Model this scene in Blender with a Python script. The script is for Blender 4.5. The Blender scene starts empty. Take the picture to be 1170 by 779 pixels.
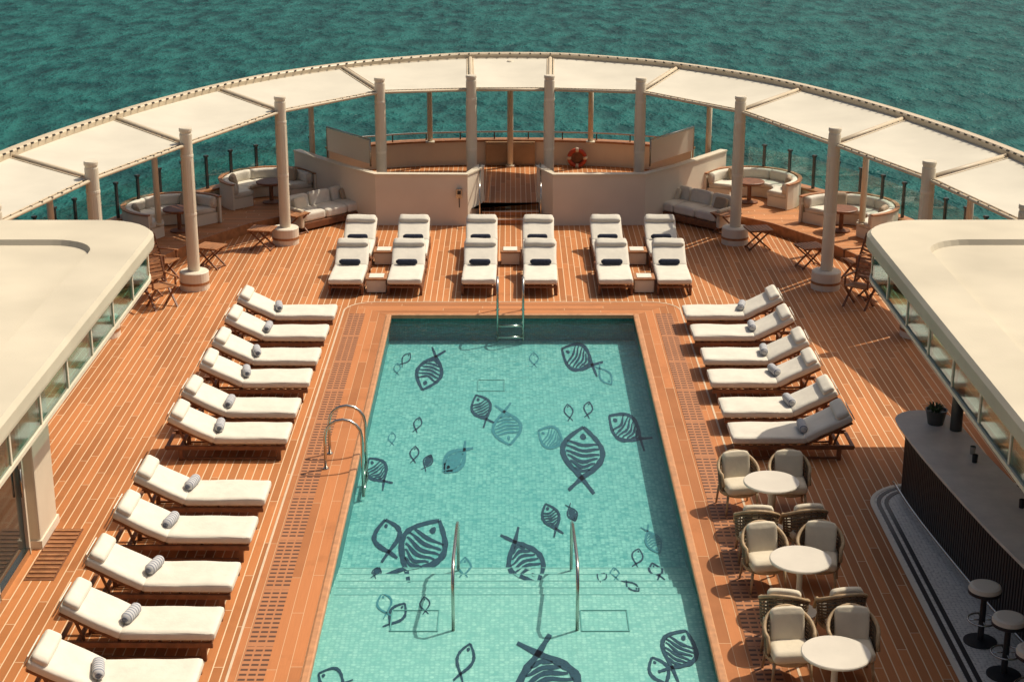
import bpy, bmesh, math, random
from mathutils import Vector, Matrix
random.seed(7)
S = bpy.context.scene
COL = S.collection
R = math.radians

# ------------------------------------------------------------------ materials
def newmat(name):
    m = bpy.data.materials.new(name); m.use_nodes = True
    nt = m.node_tree
    b = nt.nodes['Principled BSDF']
    return m, nt, b
def N(nt, t, **kw):
    n = nt.nodes.new(t)
    for k, v in kw.items(): setattr(n, k, v)
    return n
def L(nt, a, b): nt.links.new(a, b)
def M(nt, op, a, b=None, c=None):
    n = nt.nodes.new('ShaderNodeMath'); n.operation = op
    for i, v in enumerate((a, b, c)):
        if v is None: continue
        if isinstance(v, (int, float)): n.inputs[i].default_value = v
        else: nt.links.new(v, n.inputs[i])
    return n.outputs[0]
def MIX(nt, f, a, b, mode='MIX'):
    n = nt.nodes.new('ShaderNodeMix'); n.data_type = 'RGBA'; n.blend_type = mode
    for i, v in ((0, f), (6, a), (7, b)):
        if isinstance(v, (int, float)): n.inputs[i].default_value = v
        elif isinstance(v, tuple): n.inputs[i].default_value = (*v, 1) if len(v) == 3 else v
        else: nt.links.new(v, n.inputs[i])
    return n.outputs[2]
def pos(nt):
    g = N(nt, 'ShaderNodeNewGeometry'); s = N(nt, 'ShaderNodeSeparateXYZ')
    L(nt, g.outputs['Position'], s.inputs[0]); return g.outputs['Position'], s.outputs
def noise(nt, vec, scale, detail=3, rough=.55):
    n = N(nt, 'ShaderNodeTexNoise'); n.inputs['Scale'].default_value = scale
    n.inputs['Detail'].default_value = detail; n.inputs['Roughness'].default_value = rough
    if vec is not None: L(nt, vec, n.inputs['Vector'])
    return n.outputs[0]
def scalevec(nt, vec, s):
    n = N(nt, 'ShaderNodeVectorMath', operation='MULTIPLY'); L(nt, vec, n.inputs[0]); n.inputs[1].default_value = s
    return n.outputs[0]
def bump(nt, b, h, strength=.3, dist=.01):
    n = N(nt, 'ShaderNodeBump'); n.inputs['Strength'].default_value = strength; n.inputs['Distance'].default_value = dist
    L(nt, h, n.inputs['Height']); L(nt, n.outputs[0], b.inputs['Normal']); return n

def simple(name, col, rough=.5, metal=0, var=.12, scale=3, bmp=0, bscale=30, spec=.5):
    m, nt, b = newmat(name)
    p, _ = pos(nt)
    n = noise(nt, p, scale, 3)
    dark = tuple(c * (1 - var) for c in col); lite = tuple(min(1, c * (1 + var * .6)) for c in col)
    r = N(nt, 'ShaderNodeMapRange'); r.inputs[1].default_value = .3; r.inputs[2].default_value = .7; L(nt, n, r.inputs[0])
    L(nt, MIX(nt, r.outputs[0], dark, lite), b.inputs['Base Color'])
    b.inputs['Roughness'].default_value = rough; b.inputs['Metallic'].default_value = metal
    b.inputs['Specular IOR Level'].default_value = spec
    if bmp: bump(nt, b, noise(nt, p, bscale, 3), bmp, .01)
    return m

def teak(name, axis='x', w=.125, seam=.014, base=(.465, .178, .062), seamcol=(.72, .54, .35), plen=2.4, off=0.0, dark=.28):
    m, nt, b = newmat(name)
    p, s = pos(nt)
    a, l = (s[0], s[1]) if axis == 'x' else (s[1], s[0])
    u = M(nt, 'DIVIDE', M(nt, 'ADD', a, 100 * w + off), w)
    idx = M(nt, 'FLOOR', u); fr = M(nt, 'FRACT', u)
    wn = N(nt, 'ShaderNodeTexWhiteNoise', noise_dimensions='1D'); L(nt, idx, wn.inputs['W'])
    v = M(nt, 'ADD', M(nt, 'DIVIDE', l, plen), M(nt, 'MULTIPLY', wn.outputs['Value'], 9))
    vi = M(nt, 'FLOOR', v); vf = M(nt, 'FRACT', v)
    cv = N(nt, 'ShaderNodeCombineXYZ'); L(nt, idx, cv.inputs[0]); L(nt, vi, cv.inputs[1])
    w2 = N(nt, 'ShaderNodeTexWhiteNoise', noise_dimensions='2D'); L(nt, cv.outputs[0], w2.inputs['Vector'])
    s1 = M(nt, 'LESS_THAN', fr, seam / w); s2 = M(nt, 'LESS_THAN', vf, .010 / plen)
    sm = M(nt, 'MAXIMUM', s1, s2)
    grain = noise(nt, scalevec(nt, p, (30, 1.5, 1) if axis == 'x' else (1.5, 30, 1)), 2, 3)
    big = noise(nt, p, .35, 4, .6)
    lo = tuple(c * (1 - dark) for c in base); hi = tuple(min(1, c * (1 + dark)) for c in base)
    c1 = MIX(nt, w2.outputs['Value'], lo, hi)
    c2 = MIX(nt, M(nt, 'MULTIPLY', grain, .45), c1, tuple(c * .62 for c in base))
    rr = N(nt, 'ShaderNodeMapRange'); rr.inputs[1].default_value = .35; rr.inputs[2].default_value = .7; rr.inputs[4].default_value = .38
    L(nt, big, rr.inputs[0])
    c3 = MIX(nt, rr.outputs[0], c2, (base[0] * 1.2, base[1] * 1.3, base[2] * 1.4))
    stain = noise(nt, p, 1.3, 4, .65)
    st = N(nt, 'ShaderNodeMapRange'); st.inputs[1].default_value = .54; st.inputs[2].default_value = .75; st.inputs[4].default_value = .5
    L(nt, stain, st.inputs[0])
    c3 = MIX(nt, st.outputs[0], c3, tuple(c * .6 for c in base))
    c4 = MIX(nt, sm, c3, seamcol)
    L(nt, c4, b.inputs['Base Color'])
    b.inputs['Roughness'].default_value = .62; b.inputs['Specular IOR Level'].default_value = .2
    return m

TEAK = teak('teak_deck_planks')
TEAKX = teak('teak_planks_crosswise', 'y')
BORDY = teak('teak_pool_border_long', 'x', w=.15, seam=.007, base=(.45, .172, .064), seamcol=(.58, .38, .22), off=.04)
BORDX = teak('teak_pool_border_cross', 'y', w=.15, seam=.007, base=(.45, .172, .064), seamcol=(.58, .38, .22), off=.08)
WOOD = simple('teak_furniture', (.20, .075, .03), .5, var=.35, scale=9)
WOODL = simple('teak_light', (.38, .165, .065), .5, var=.3, scale=7)
WHITE = simple('painted_white_steel', (.70, .62, .48), .4, var=.08, scale=1.2, spec=.3)
RINGM = simple('beige_painted_ring', (.58, .48, .34), .45, var=.08, scale=1.2, spec=.3)
WHITE2 = simple('cream_paint_wall', (.74, .66, .53), .5, var=.08, scale=.8, spec=.3)
ROOFM = simple('roof_membrane', (.585, .525, .405), .75, var=.16, scale=.5, bmp=.15, spec=.15)
CUSH = simple('white_canvas_cushion', (.69, .645, .55), .85, var=.06, scale=6, bmp=.5, bscale=11, spec=.2)
CUSH2 = simple('cream_canvas_cushion', (.68, .60, .46), .85, var=.08, scale=5, bmp=.5, bscale=11, spec=.2)
FABRIC = simple('canopy_fabric', (.60, .56, .465), .85, var=.07, scale=1.0, spec=.1)
FABRICIN = simple('taupe_cushion', (.38, .29, .2), .85, var=.1)
STEEL = simple('brushed_steel', (.55, .53, .48), .25, 1.0, var=.1)
DSTEEL = simple('dark_steel_post', (.10, .10, .095), .35, .6, var=.2)
BLACK = simple('black_lacquer', (.022, .022, .024), .4, var=.3)
NAVY = simple('navy_towel', (.035, .04, .06), .9, var=.3, scale=30, spec=.1)
GREYST = simple('grey_stone_counter', (.68, .62, .55), .5, var=.12, scale=4)
ROPE = simple('rattan_rope', (.20, .13, .07), .7, var=.35, scale=20)
ROPEL = simple('rattan_frame_pole', (.42, .29, .16), .6, var=.3, scale=12)
ORANGE = simple('lifebuoy_red', (.42, .055, .02), .5)
RUBBER = simple('dark_lacing', (.08, .07, .055), .7)
LEAF = simple('leaf_green', (.05, .09, .03), .6, var=.4, scale=30)
TABW = simple('white_table_top', (.66, .60, .50), .35, var=.06)
TAN = simple('tan_panel', (.42, .27, .15), .5, var=.15)
CAULK = simple('caulk_line', (.62, .48, .33), .6)
SLAT = simple('bar_slat', (.045, .035, .03), .45)

def meshscreen():
    m, nt, b = newmat('translucent_wind_screen'); out = nt.nodes['Material Output']
    b.inputs['Base Color'].default_value = (.85, .80, .70, 1); b.inputs['Roughness'].default_value = .8
    tl = N(nt, 'ShaderNodeBsdfTranslucent'); tl.inputs[0].default_value = (.9, .86, .76, 1)
    tr = N(nt, 'ShaderNodeBsdfTransparent')
    m1 = N(nt, 'ShaderNodeMixShader'); m1.inputs[0].default_value = .7; L(nt, b.outputs[0], m1.inputs[1]); L(nt, tl.outputs[0], m1.inputs[2])
    m2 = N(nt, 'ShaderNodeMixShader'); m2.inputs[0].default_value = .15; L(nt, m1.outputs[0], m2.inputs[1]); L(nt, tr.outputs[0], m2.inputs[2])
    L(nt, m2.outputs[0], out.inputs[0]); return m
SCREEN = meshscreen()

def towelmat():
    m, nt, b = newmat('striped_grey_towel')
    tc = N(nt, 'ShaderNodeTexCoord'); s = N(nt, 'ShaderNodeSeparateXYZ'); L(nt, tc.outputs['Object'], s.inputs[0])
    f = M(nt, 'FRACT', M(nt, 'MULTIPLY', M(nt, 'ADD', s.outputs[1], 5), 20))
    k = M(nt, 'LESS_THAN', f, .38)
    L(nt, MIX(nt, k, (.50, .50, .50), (.20, .215, .26)), b.inputs['Base Color']); b.inputs['Roughness'].default_value = .95
    return m
TOWEL = towelmat()

def gratemat():
    m, nt, b = newmat('teak_drain_grate')
    p, s = pos(nt)
    ax = M(nt, 'ABSOLUTE', s[0])
    fx = M(nt, 'FRACT', M(nt, 'DIVIDE', M(nt, 'SUBTRACT', ax, 2.855), .11))
    fy = M(nt, 'FRACT', M(nt, 'DIVIDE', s[1], .115))
    fp = M(nt, 'FRACT', M(nt, 'DIVIDE', s[1], 1.495))
    k = M(nt, 'MULTIPLY', M(nt, 'MULTIPLY', M(nt, 'LESS_THAN', fx, .78), M(nt, 'LESS_THAN', fy, .42)), M(nt, 'LESS_THAN', fp, .93))
    n = noise(nt, p, 3, 3)
    c = MIX(nt, n, (.36, .14, .052), (.47, .195, .08))
    L(nt, MIX(nt, k, c, (.09, .035, .016)), b.inputs['Base Color']); b.inputs['Roughness'].default_value = .65
    return m
GRATE = gratemat()

def mosaic(name, c1, c2, c3, grout, size=.045, mott=0.0):
    m, nt, b = newmat(name)
    p, s = pos(nt)
    v = N(nt, 'ShaderNodeTexVoronoi'); v.inputs['Scale'].default_value = 1 / size; v.inputs['Randomness'].default_value = .35
    L(nt, p, v.inputs['Vector'])
    sc = N(nt, 'ShaderNodeSeparateXYZ'); L(nt, v.outputs['Color'], sc.inputs[0])
    f = sc.outputs[0]
    if mott:
        mm = N(nt, 'ShaderNodeMapRange'); mm.inputs[1].default_value = .35; mm.inputs[2].default_value = .65
        L(nt, noise(nt, scalevec(nt, p, (1, .6, 1)), 7, 3, .6), mm.inputs[0])
        f = M(nt, 'ADD', M(nt, 'MULTIPLY', f, 1 - mott), M(nt, 'MULTIPLY', mm.outputs[0], mott))
    c = MIX(nt, f, c1, c2)
    big = noise(nt, p, .8, 3, .6)
    mr = N(nt, 'ShaderNodeMapRange'); mr.inputs[1].default_value = .35; mr.inputs[2].default_value = .7; L(nt, big, mr.inputs[0])
    c = MIX(nt, M(nt, 'MULTIPLY', mr.outputs[0], .4), c, c3)
    k = M(nt, 'GREATER_THAN', v.outputs['Distance'], .52)
    L(nt, MIX(nt, M(nt, 'MULTIPLY', k, .6), c, grout), b.inputs['Base Color'])
    b.inputs['Roughness'].default_value = .5
    return m
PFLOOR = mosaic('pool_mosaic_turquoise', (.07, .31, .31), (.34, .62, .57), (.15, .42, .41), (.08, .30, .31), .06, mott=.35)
PSHELF = mosaic('pool_mosaic_shallow', (.20, .44, .41), (.46, .67, .60), (.29, .53, .48), (.2, .42, .40), .06, mott=.35)  # lighter than the deep floor: shallow water's weaker light absorption put into tile colour
PWALL = mosaic('pool_wall_tiles', (.03, .17, .18), (.07, .27, .27), (.04, .2, .2), (.03, .12, .14))
HEX = mosaic('hex_floor_tiles', (.70, .64, .55), (.82, .76, .66), (.74, .68, .58), (.40, .35, .30), .05)
FISHD = mosaic('fish_mosaic_navy', (.004, .018, .045), (.012, .045, .085), (.008, .03, .065), (.015, .055, .09), .05)
FISHL = mosaic('fish_mosaic_teal', (.03, .17, .22), (.06, .24, .29), (.045, .20, .25), (.06, .22, .25), .05)

def poolwater():
    m, nt, b = newmat('pool_water')
    out = nt.nodes['Material Output']
    p, s = pos(nt)
    tr = N(nt, 'ShaderNodeBsdfTransparent'); tr.inputs[0].default_value = (.82, .96, .955, 1)
    gl = N(nt, 'ShaderNodeBsdfGlossy'); gl.inputs['Roughness'].default_value = .04
    bp = N(nt, 'ShaderNodeBump'); bp.inputs['Strength'].default_value = .6; bp.inputs['Distance'].default_value = .03
    L(nt, noise(nt, p, 4.5, 3), bp.inputs['Height']); L(nt, bp.outputs[0], gl.inputs['Normal'])
    fr = N(nt, 'ShaderNodeFresnel'); fr.inputs[0].default_value = 1.33; L(nt, bp.outputs[0], fr.inputs['Normal'])
    mx = N(nt, 'ShaderNodeMixShader'); L(nt, fr.outputs[0], mx.inputs[0]); L(nt, tr.outputs[0], mx.inputs[1]); L(nt, gl.outputs[0], mx.inputs[2])
    L(nt, mx.outputs[0], out.inputs[0]); return m
PWATER = poolwater()
def glassmat(name, tint, g=.12):
    m, nt, b = newmat(name); out = nt.nodes['Material Output']
    tr = N(nt, 'ShaderNodeBsdfTransparent'); tr.inputs[0].default_value = (*tint, 1)
    gl = N(nt, 'ShaderNodeBsdfGlossy'); gl.inputs['Roughness'].default_value = .05
    lw = N(nt, 'ShaderNodeLayerWeight'); lw.inputs[0].default_value = .25
    mx = N(nt, 'ShaderNodeMixShader'); L(nt, M(nt, 'ADD', M(nt, 'MULTIPLY', lw.outputs['Facing'], .35), g), mx.inputs[0])
    L(nt, tr.outputs[0], mx.inputs[1]); L(nt, gl.outputs[0], mx.inputs[2]); L(nt, mx.outputs[0], out.inputs[0]); return m
GLASS = glassmat('clear_glass', (.85, .94, .92), .02)
GLASST = glassmat('tinted_clerestory_glass', (.45, .80, .79), .18)
DGLASS = simple('dark_door_glass', (.02, .035, .035), .08, var=.2)

def seamat():
    m, nt, b = newmat('sea_water')
    p, s = pos(nt)
    q = scalevec(nt, p, (1.0, .55, 1))
    n1 = noise(nt, q, .42, 4, .6); n2 = noise(nt, q, .045, 3)
    h = M(nt, 'ADD', n1, M(nt, 'MULTIPLY', n2, 1.2))
    bump(nt, b, h, 1.0, 1.6)
    mr = N(nt, 'ShaderNodeMapRange'); mr.inputs[1].default_value = .38; mr.inputs[2].default_value = .62; L(nt, n1, mr.inputs[0])
    mr2 = N(nt, 'ShaderNodeMapRange'); mr2.inputs[1].default_value = .35; mr2.inputs[2].default_value = .65; L(nt, n2, mr2.inputs[0])
    c = MIX(nt, mr.outputs[0], (.003, .045, .045), (.018, .132, .12))  # wave light and dark painted into the colour, from the same noise as the bump
    c = MIX(nt, M(nt, 'MULTIPLY', mr2.outputs[0], .3), c, (.014, .115, .10))
    L(nt, c, b.inputs['Base Color']); b.inputs['Roughness'].default_value = .3
    b.inputs['IOR'].default_value = 1.33; b.inputs['Specular IOR Level'].default_value = .15
    return m
SEA = seamat()

# ------------------------------------------------------------------ mesh builder
class B:
    def __init__(s, name):
        s.name = name; s.bm = bmesh.new(); s.mats = []; s.up = False
    def mi(s, m):
        if m not in s.mats: s.mats.append(m)
        return s.mats.index(m)
    def _add(s, t, mat, mtx=None, smooth=False):
        i = s.mi(mat)
        for f in t.faces: f.material_index = i; f.smooth = smooth
        if mtx is not None: bmesh.ops.transform(t, matrix=mtx, verts=t.verts)
        me = bpy.data.meshes.new('t'); t.to_mesh(me); t.free(); s.bm.from_mesh(me); bpy.data.meshes.remove(me)
    def box(s, c, d, mat, rot=None, bev=.0, seg=2):
        t = bmesh.new(); bmesh.ops.create_cube(t, size=1)
        bmesh.ops.scale(t, vec=d, verts=t.verts)
        if bev: bmesh.ops.bevel(t, geom=t.edges[:], offset=bev, segments=seg, affect='EDGES', profile=.6)
        mt = Matrix.Translation(c)
        if rot is not None: mt = mt @ rot
        s._add(t, mat, mt, False)
    def cushion(s, c, d, mat, rot=None, r=.04, puff=.02, cuts=8):
        t = bmesh.new(); bmesh.ops.create_cube(t, size=2)
        bmesh.ops.subdivide_edges(t, edges=t.edges[:], cuts=cuts, use_grid_fill=True)
        h = Vector(d) / 2
        for v in t.verts:
            q = v.co.copy()
            q = Vector([math.copysign(abs(a) ** .6, a) for a in q])
            p = Vector((q.x * h.x, q.y * h.y, q.z * h.z))
            k = Vector([max(-(hh - r), min(hh - r, a)) for a, hh in zip(p, h)])
            e = p - k
            if e.length > 1e-6: p = k + e.normalized() * r
            pf = puff * max(0, 1 - q.x ** 2) ** .5 * max(0, 1 - q.y ** 2) ** .5
            p.z += math.copysign(pf, q.z) if abs(q.z) > .3 else pf * q.z
            v.co = p
        mt = Matrix.Translation(c)
        if rot is not None: mt = mt @ rot
        s._add(t, mat, mt, True)
    def cyl(s, p1, p2, r, mat, r2=None, n=14, cap=True):
        p1 = Vector(p1); p2 = Vector(p2); d = p2 - p1
        t = bmesh.new(); bmesh.ops.create_cone(t, cap_ends=cap, segments=n, radius1=r, radius2=r if r2 is None else r2, depth=d.length)
        mt = Matrix.Translation((p1 + p2) / 2) @ d.to_track_quat('Z', 'Y').to_matrix().to_4x4()
        s._add(t, mat, mt, False)
        s.bm.faces.ensure_lookup_table()
        for f in s.bm.faces[-(n + 2):]:
            if len(f.verts) == 4: f.smooth = True
    def lathe(s, c, prof, mat, n=28):
        t = bmesh.new(); rings = []
        for r, z in prof:
            rings.append([t.verts.new((r * math.cos(2 * math.pi * i / n), r * math.sin(2 * math.pi * i / n), z)) for i in range(n)])
        for a, b in zip(rings, rings[1:]):
            for i in range(n): t.faces.new((a[i], a[(i + 1) % n], b[(i + 1) % n], b[i]))
        t.faces.new(rings[0]); t.faces.new(rings[-1])
        s._add(t, mat, Matrix.Translation(c), False)
    def tube(s, pts, r, mat, n=8, closed=False):
        pts = [Vector(p) for p in pts]; t = bmesh.new(); rings = []
        K = len(pts); up = Vector((0, 0, 1)); prev = None
        for i, p in enumerate(pts):
            a = pts[(i - 1) % K] if closed or i else p; b = pts[(i + 1) % K] if closed or i < K - 1 else p
            d = (b - a).normalized()
            if prev is None:
                x = d.cross(up)
                if x.length < .1: x = d.cross(Vector((1, 0, 0)))
            else: x = prev - d * prev.dot(d)
            x.normalize(); prev = x; y = d.cross(x)
            rings.append([t.verts.new(p + (x * math.cos(2 * math.pi * j / n) + y * math.sin(2 * math.pi * j / n)) * r) for j in range(n)])
        for i in range(K if closed else K - 1):
            a = rings[i]; b = rings[(i + 1) % K]
            for j in range(n): t.faces.new((a[j], a[(j + 1) % n], b[(j + 1) % n], b[j]))
        if not closed: t.faces.new(rings[0]); t.faces.new(rings[-1])
        s._add(t, mat, None, True)
    def sweep(s, path, prof, mat, smooth=False, caps=True):
        P = [Vector((*p, 0)) if len(p) == 2 else Vector(p) for p in path]; t = bmesh.new(); rings = []
        for i, p in enumerate(P):
            a = P[max(0, i - 1)]; b = P[min(len(P) - 1, i + 1)]
            d = (b - a); d.z = 0; d.normalize(); nrm = Vector((-d.y, d.x, 0))
            rings.append([t.verts.new(p + nrm * o + Vector((0, 0, z))) for o, z in prof])
        m = len(prof)
        for a, b in zip(rings, rings[1:]):
            for j in range(m): t.faces.new((a[j], a[(j + 1) % m], b[(j + 1) % m], b[j]))
        if caps: t.faces.new(rings[0]); t.faces.new(rings[-1])
        s._add(t, mat, None, smooth)
    def poly(s, pts, z, mat):
        t = bmesh.new(); f = t.faces.new([t.verts.new((*p, z)) for p in pts])
        bmesh.ops.triangulate(t, faces=[f]); s._add(t, mat)
    def prism(s, pts, z0, z1, mat, smooth=False):
        t = bmesh.new()
        a = [t.verts.new((*p, z0)) for p in pts]; b = [t.verts.new((*p, z1)) for p in pts]
        n = len(pts)
        for i in range(n): t.faces.new((a[i], a[(i + 1) % n], b[(i + 1) % n], b[i]))
        fa = t.faces.new(a); fb = t.faces.new(b); bmesh.ops.triangulate(t, faces=[fa, fb]); s._add(t, mat, None, smooth)
    def quadstrip(s, A, Bp, mat):
        t = bmesh.new(); a = [t.verts.new(p) for p in A]; b = [t.verts.new(p) for p in Bp]
        for i in range(len(a) - 1): t.faces.new((a[i], a[i + 1], b[i + 1], b[i]))
        s._add(t, mat)
    def mesh(s):
        bmesh.ops.recalc_face_normals(s.bm, faces=s.bm.faces)
        if s.up:
            for f in s.bm.faces:
                f.normal_update()
                if f.normal.z < 0: f.normal_flip()
        me = bpy.data.meshes.new(s.name); s.bm.to_mesh(me); s.bm.free()
        for m in s.mats: me.materials.append(m)
        return me
    def done(s, loc=(0, 0, 0), rotz=0, parent=None):
        o = bpy.data.objects.new(s.name, s.mesh()); COL.objects.link(o); o.location = loc; o.rotation_euler = (0, 0, rotz)
        if parent: o.parent = parent
        return o
def inst(me, name, loc, rotz=0):
    o = bpy.data.objects.new(name, me); COL.objects.link(o); o.location = loc; o.rotation_euler = (0, 0, rotz); return o
def empty(name, loc=(0, 0, 0)):
    o = bpy.data.objects.new(name, None); COL.objects.link(o); o.location = loc; o.empty_display_size = .3; return o
def RX(a): return Matrix.Rotation(R(a), 4, 'X')
def RY(a): return Matrix.Rotation(R(a), 4, 'Y')
def RZ(a): return Matrix.Rotation(R(a), 4, 'Z')

def catmull(P, n=8):
    P = [Vector(p) for p in P]; Q = [P[0] * 2 - P[1]] + P + [P[-1] * 2 - P[-2]]; out = []
    for i in range(1, len(Q) - 2):
        for k in range(n):
            t = k / n; a, b, c, d = Q[i - 1:i + 3]
            out.append(.5 * ((2 * b) + (c - a) * t + (2 * a - 5 * b + 4 * c - d) * t * t + (3 * b - a - 3 * c + d) * t ** 3))
    out.append(P[-1]); return [tuple(p) for p in out]
def sym(half):
    return [(-x, y) for x, y in reversed(half[1:])] + list(half)
def rrect(x0, y0, x1, y1, radii, n=8):
    out = []
    cs = [(x0, y0, 1, 1, 180), (x1, y0, -1, 1, 270), (x1, y1, -1, -1, 0), (x0, y1, 1, -1, 90)]
    for (x, y, sx, sy, a0), r in zip(cs, radii):
        for k in range(n + 1):
            a = R(a0 + 90 * k / n); out.append((x + sx * r + r * math.cos(a), y + sy * r + r * math.sin(a)))
    return out

# ------------------------------------------------------------------ sea, hull, deck
b = B('sea'); b.up = True; b.poly([(-1500, -600), (1500, -600), (1500, 3500), (-1500, 3500)], -14, SEA); b.done()

BW = catmull([(0, 43.4), (1.5, 43.3), (3, 43.0), (4.7, 42.2), (6.4, 40.8), (7.8, 38.9), (8.8, 36.9), (9.6, 34.6), (10.2, 32), (10.7, 28.5), (11, 24), (11.1, 16), (11.1, 2)], 6)
BWF = sym(BW)
PY0, PY1 = 13.8, 31.12
PXL, PXR = -2.38, 2.46
deck = bmesh.new()
def loop(pts, z):
    v = [deck.verts.new((*p, z)) for p in pts]
    return [deck.edges.new((v[i], v[(i + 1) % len(v)])) for i in range(len(v))]
e = loop(BWF, 0) + loop([(PXL, PY0), (PXR, PY0), (PXR, PY1), (PXL, PY1)], 0)
bmesh.ops.triangle_fill(deck, use_beauty=True, use_dissolve=False, edges=e, normal=(0, 0, 1))
me = bpy.data.meshes.new('teak_deck'); deck.to_mesh(me); deck.free(); me.materials.append(TEAK)
inst(me, 'teak_deck', (0, 0, 0))
b = B('ship_hull')
t = bmesh.new(); n = len(BWF)
a = [t.verts.new((x * 1.02, y + .1, -.02)) for x, y in BWF]; c = [t.verts.new((x * .86, 2 + (y - 2) * .93, -14.5)) for x, y in BWF]
for i in range(n - 1): t.faces.new((a[i], a[i + 1], c[i + 1], c[i]))
b._add(t, WHITE2, None, True); b.done()

# pool border --------------------------------------------------------
b = B('pool_border_deck')
for sg, xin in ((-1, PXL), (1, PXR)):
    cx, cy, r = xin + sg * .31, 31.4, .6
    arc1 = [(cx + sg * r * math.cos(R(a)), cy + r * math.sin(R(a))) for a in range(0, 46, 5)]
    arc2 = [(cx + sg * r * math.cos(R(a)), cy + r * math.sin(R(a))) for a in range(45, 91, 5)]
    b.poly([(xin, PY0), (xin, PY1)] + arc1[::-1] + [(cx + sg * r, PY0)], .004, BORDY)
    if sg < 0: LA = arc2
    else: RA = arc2
b.poly([(PXL, PY1)] + LA + RA[::-1] + [(PXR, PY1)], .004, BORDX)
b.done()
b = B('pool_border_inlay')
for sg, xin in ((-1, PXL), (1, PXR)):
    cx, cy, r = xin + sg * .31, 31.4, .6
    p = [(cx + sg * r, PY0)] + [(cx + sg * r * math.cos(R(a)), cy + r * math.sin(R(a))) for a in range(0, 91, 6)] + [(0, 32.0)]
    b.sweep(p, [(-.015, .003), (.015, .003), (.015, .009), (-.015, .009)], CAULK)
b.done()
b = B('pool_coping')
wood2 = simple('teak_coping', (.5, .24, .11), .5, var=.2, scale=8)
for p in ([(PXL, PY0), (PXL, PY1)], [(PXR, PY1), (PXR, PY0)], [(PXL + .05, PY1), (PXR - .05, PY1)]):
    b.sweep(p, [(-.05, -.05), (.05, -.05), (.05, .018), (.03, .028), (-.03, .028), (-.05, .018)], wood2)
b.done()
for sg in (-1, 1):
    b = B('pool_drain_grate'); x0, x1 = sorted((sg * 2.855, sg * 3.18)); b.poly([(x0, PY0), (x1, PY0), (x1, 31.2), (x0, 31.2)], .009, GRATE); b.done()

# pool ---------------------------------------------------------------
ZF = -.52
def zf(y):
    z = ZF
    if y < 20.95: z = -.47
    if y < 20.65: z = -.42
    if y < 20.35: z = -.37
    if y < 20.05: z = -.32
    if y < 19.75: z = -.27
    return z
pool = empty('swimming_pool')
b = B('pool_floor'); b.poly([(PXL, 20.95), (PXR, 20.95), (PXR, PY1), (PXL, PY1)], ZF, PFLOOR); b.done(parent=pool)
b = B('pool_steps')
ys = [20.95, 20.65, 20.35, 20.05, 19.75, PY0]
nose = simple('step_nosing', (.16, .38, .36), .4)
for i in range(5):
    z = zf(ys[i] - .01); zprev = zf(ys[i] + .01)
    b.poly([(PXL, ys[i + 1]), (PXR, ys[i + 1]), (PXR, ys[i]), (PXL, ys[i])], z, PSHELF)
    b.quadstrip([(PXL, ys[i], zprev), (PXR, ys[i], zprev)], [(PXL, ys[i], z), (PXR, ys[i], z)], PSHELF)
    b.poly([(PXL + .05, ys[i] - .03), (PXR - .05, ys[i] - .03), (PXR - .05, ys[i] - .01), (PXL + .05, ys[i] - .01)], z + .003, nose)
b.done(parent=pool)
b = B('pool_walls')
for A, C in (((PXL, PY0), (PXL, PY1)), ((PXR, PY0), (PXR, PY1)), ((PXL, PY1), (PXR, PY1)), ((PXL, PY0), (PXR, PY0))):
    b.quadstrip([(*A, -.05), (*C, -.05)], [(*A, ZF), (*C, ZF)], PWALL)
    b.quadstrip([(*A, 0), (*C, 0)], [(*A, -.05), (*C, -.05)], WHITE2)
b.done(parent=pool)
b = B('pool_floor_drain')
for x, y, w, h in ((-1.22, 19.0, .3, .28), (1.2, 19.0, .3, .28), (-.35, 28.5, .24, .3)):
    z = zf(y) + .006
    for p in (((x - w, y - h), (x + w, y - h)), ((x - w, y + h), (x + w, y + h)), ((x - w, y - h), (x - w, y + h)), ((x + w, y - h), (x + w, y + h))):
        b.sweep([p[0], p[1]], [(-.008, z), (.008, z), (.008, z + .006), (-.008, z + .006)], nose)
b.done(parent=pool)
b = B('pool_water_surface'); b.up = True; b.poly([(PXL, PY0), (PXR, PY0), (PXR, PY1), (PXL, PY1)], -.075, PWATER); b.done(parent=pool)

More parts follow.
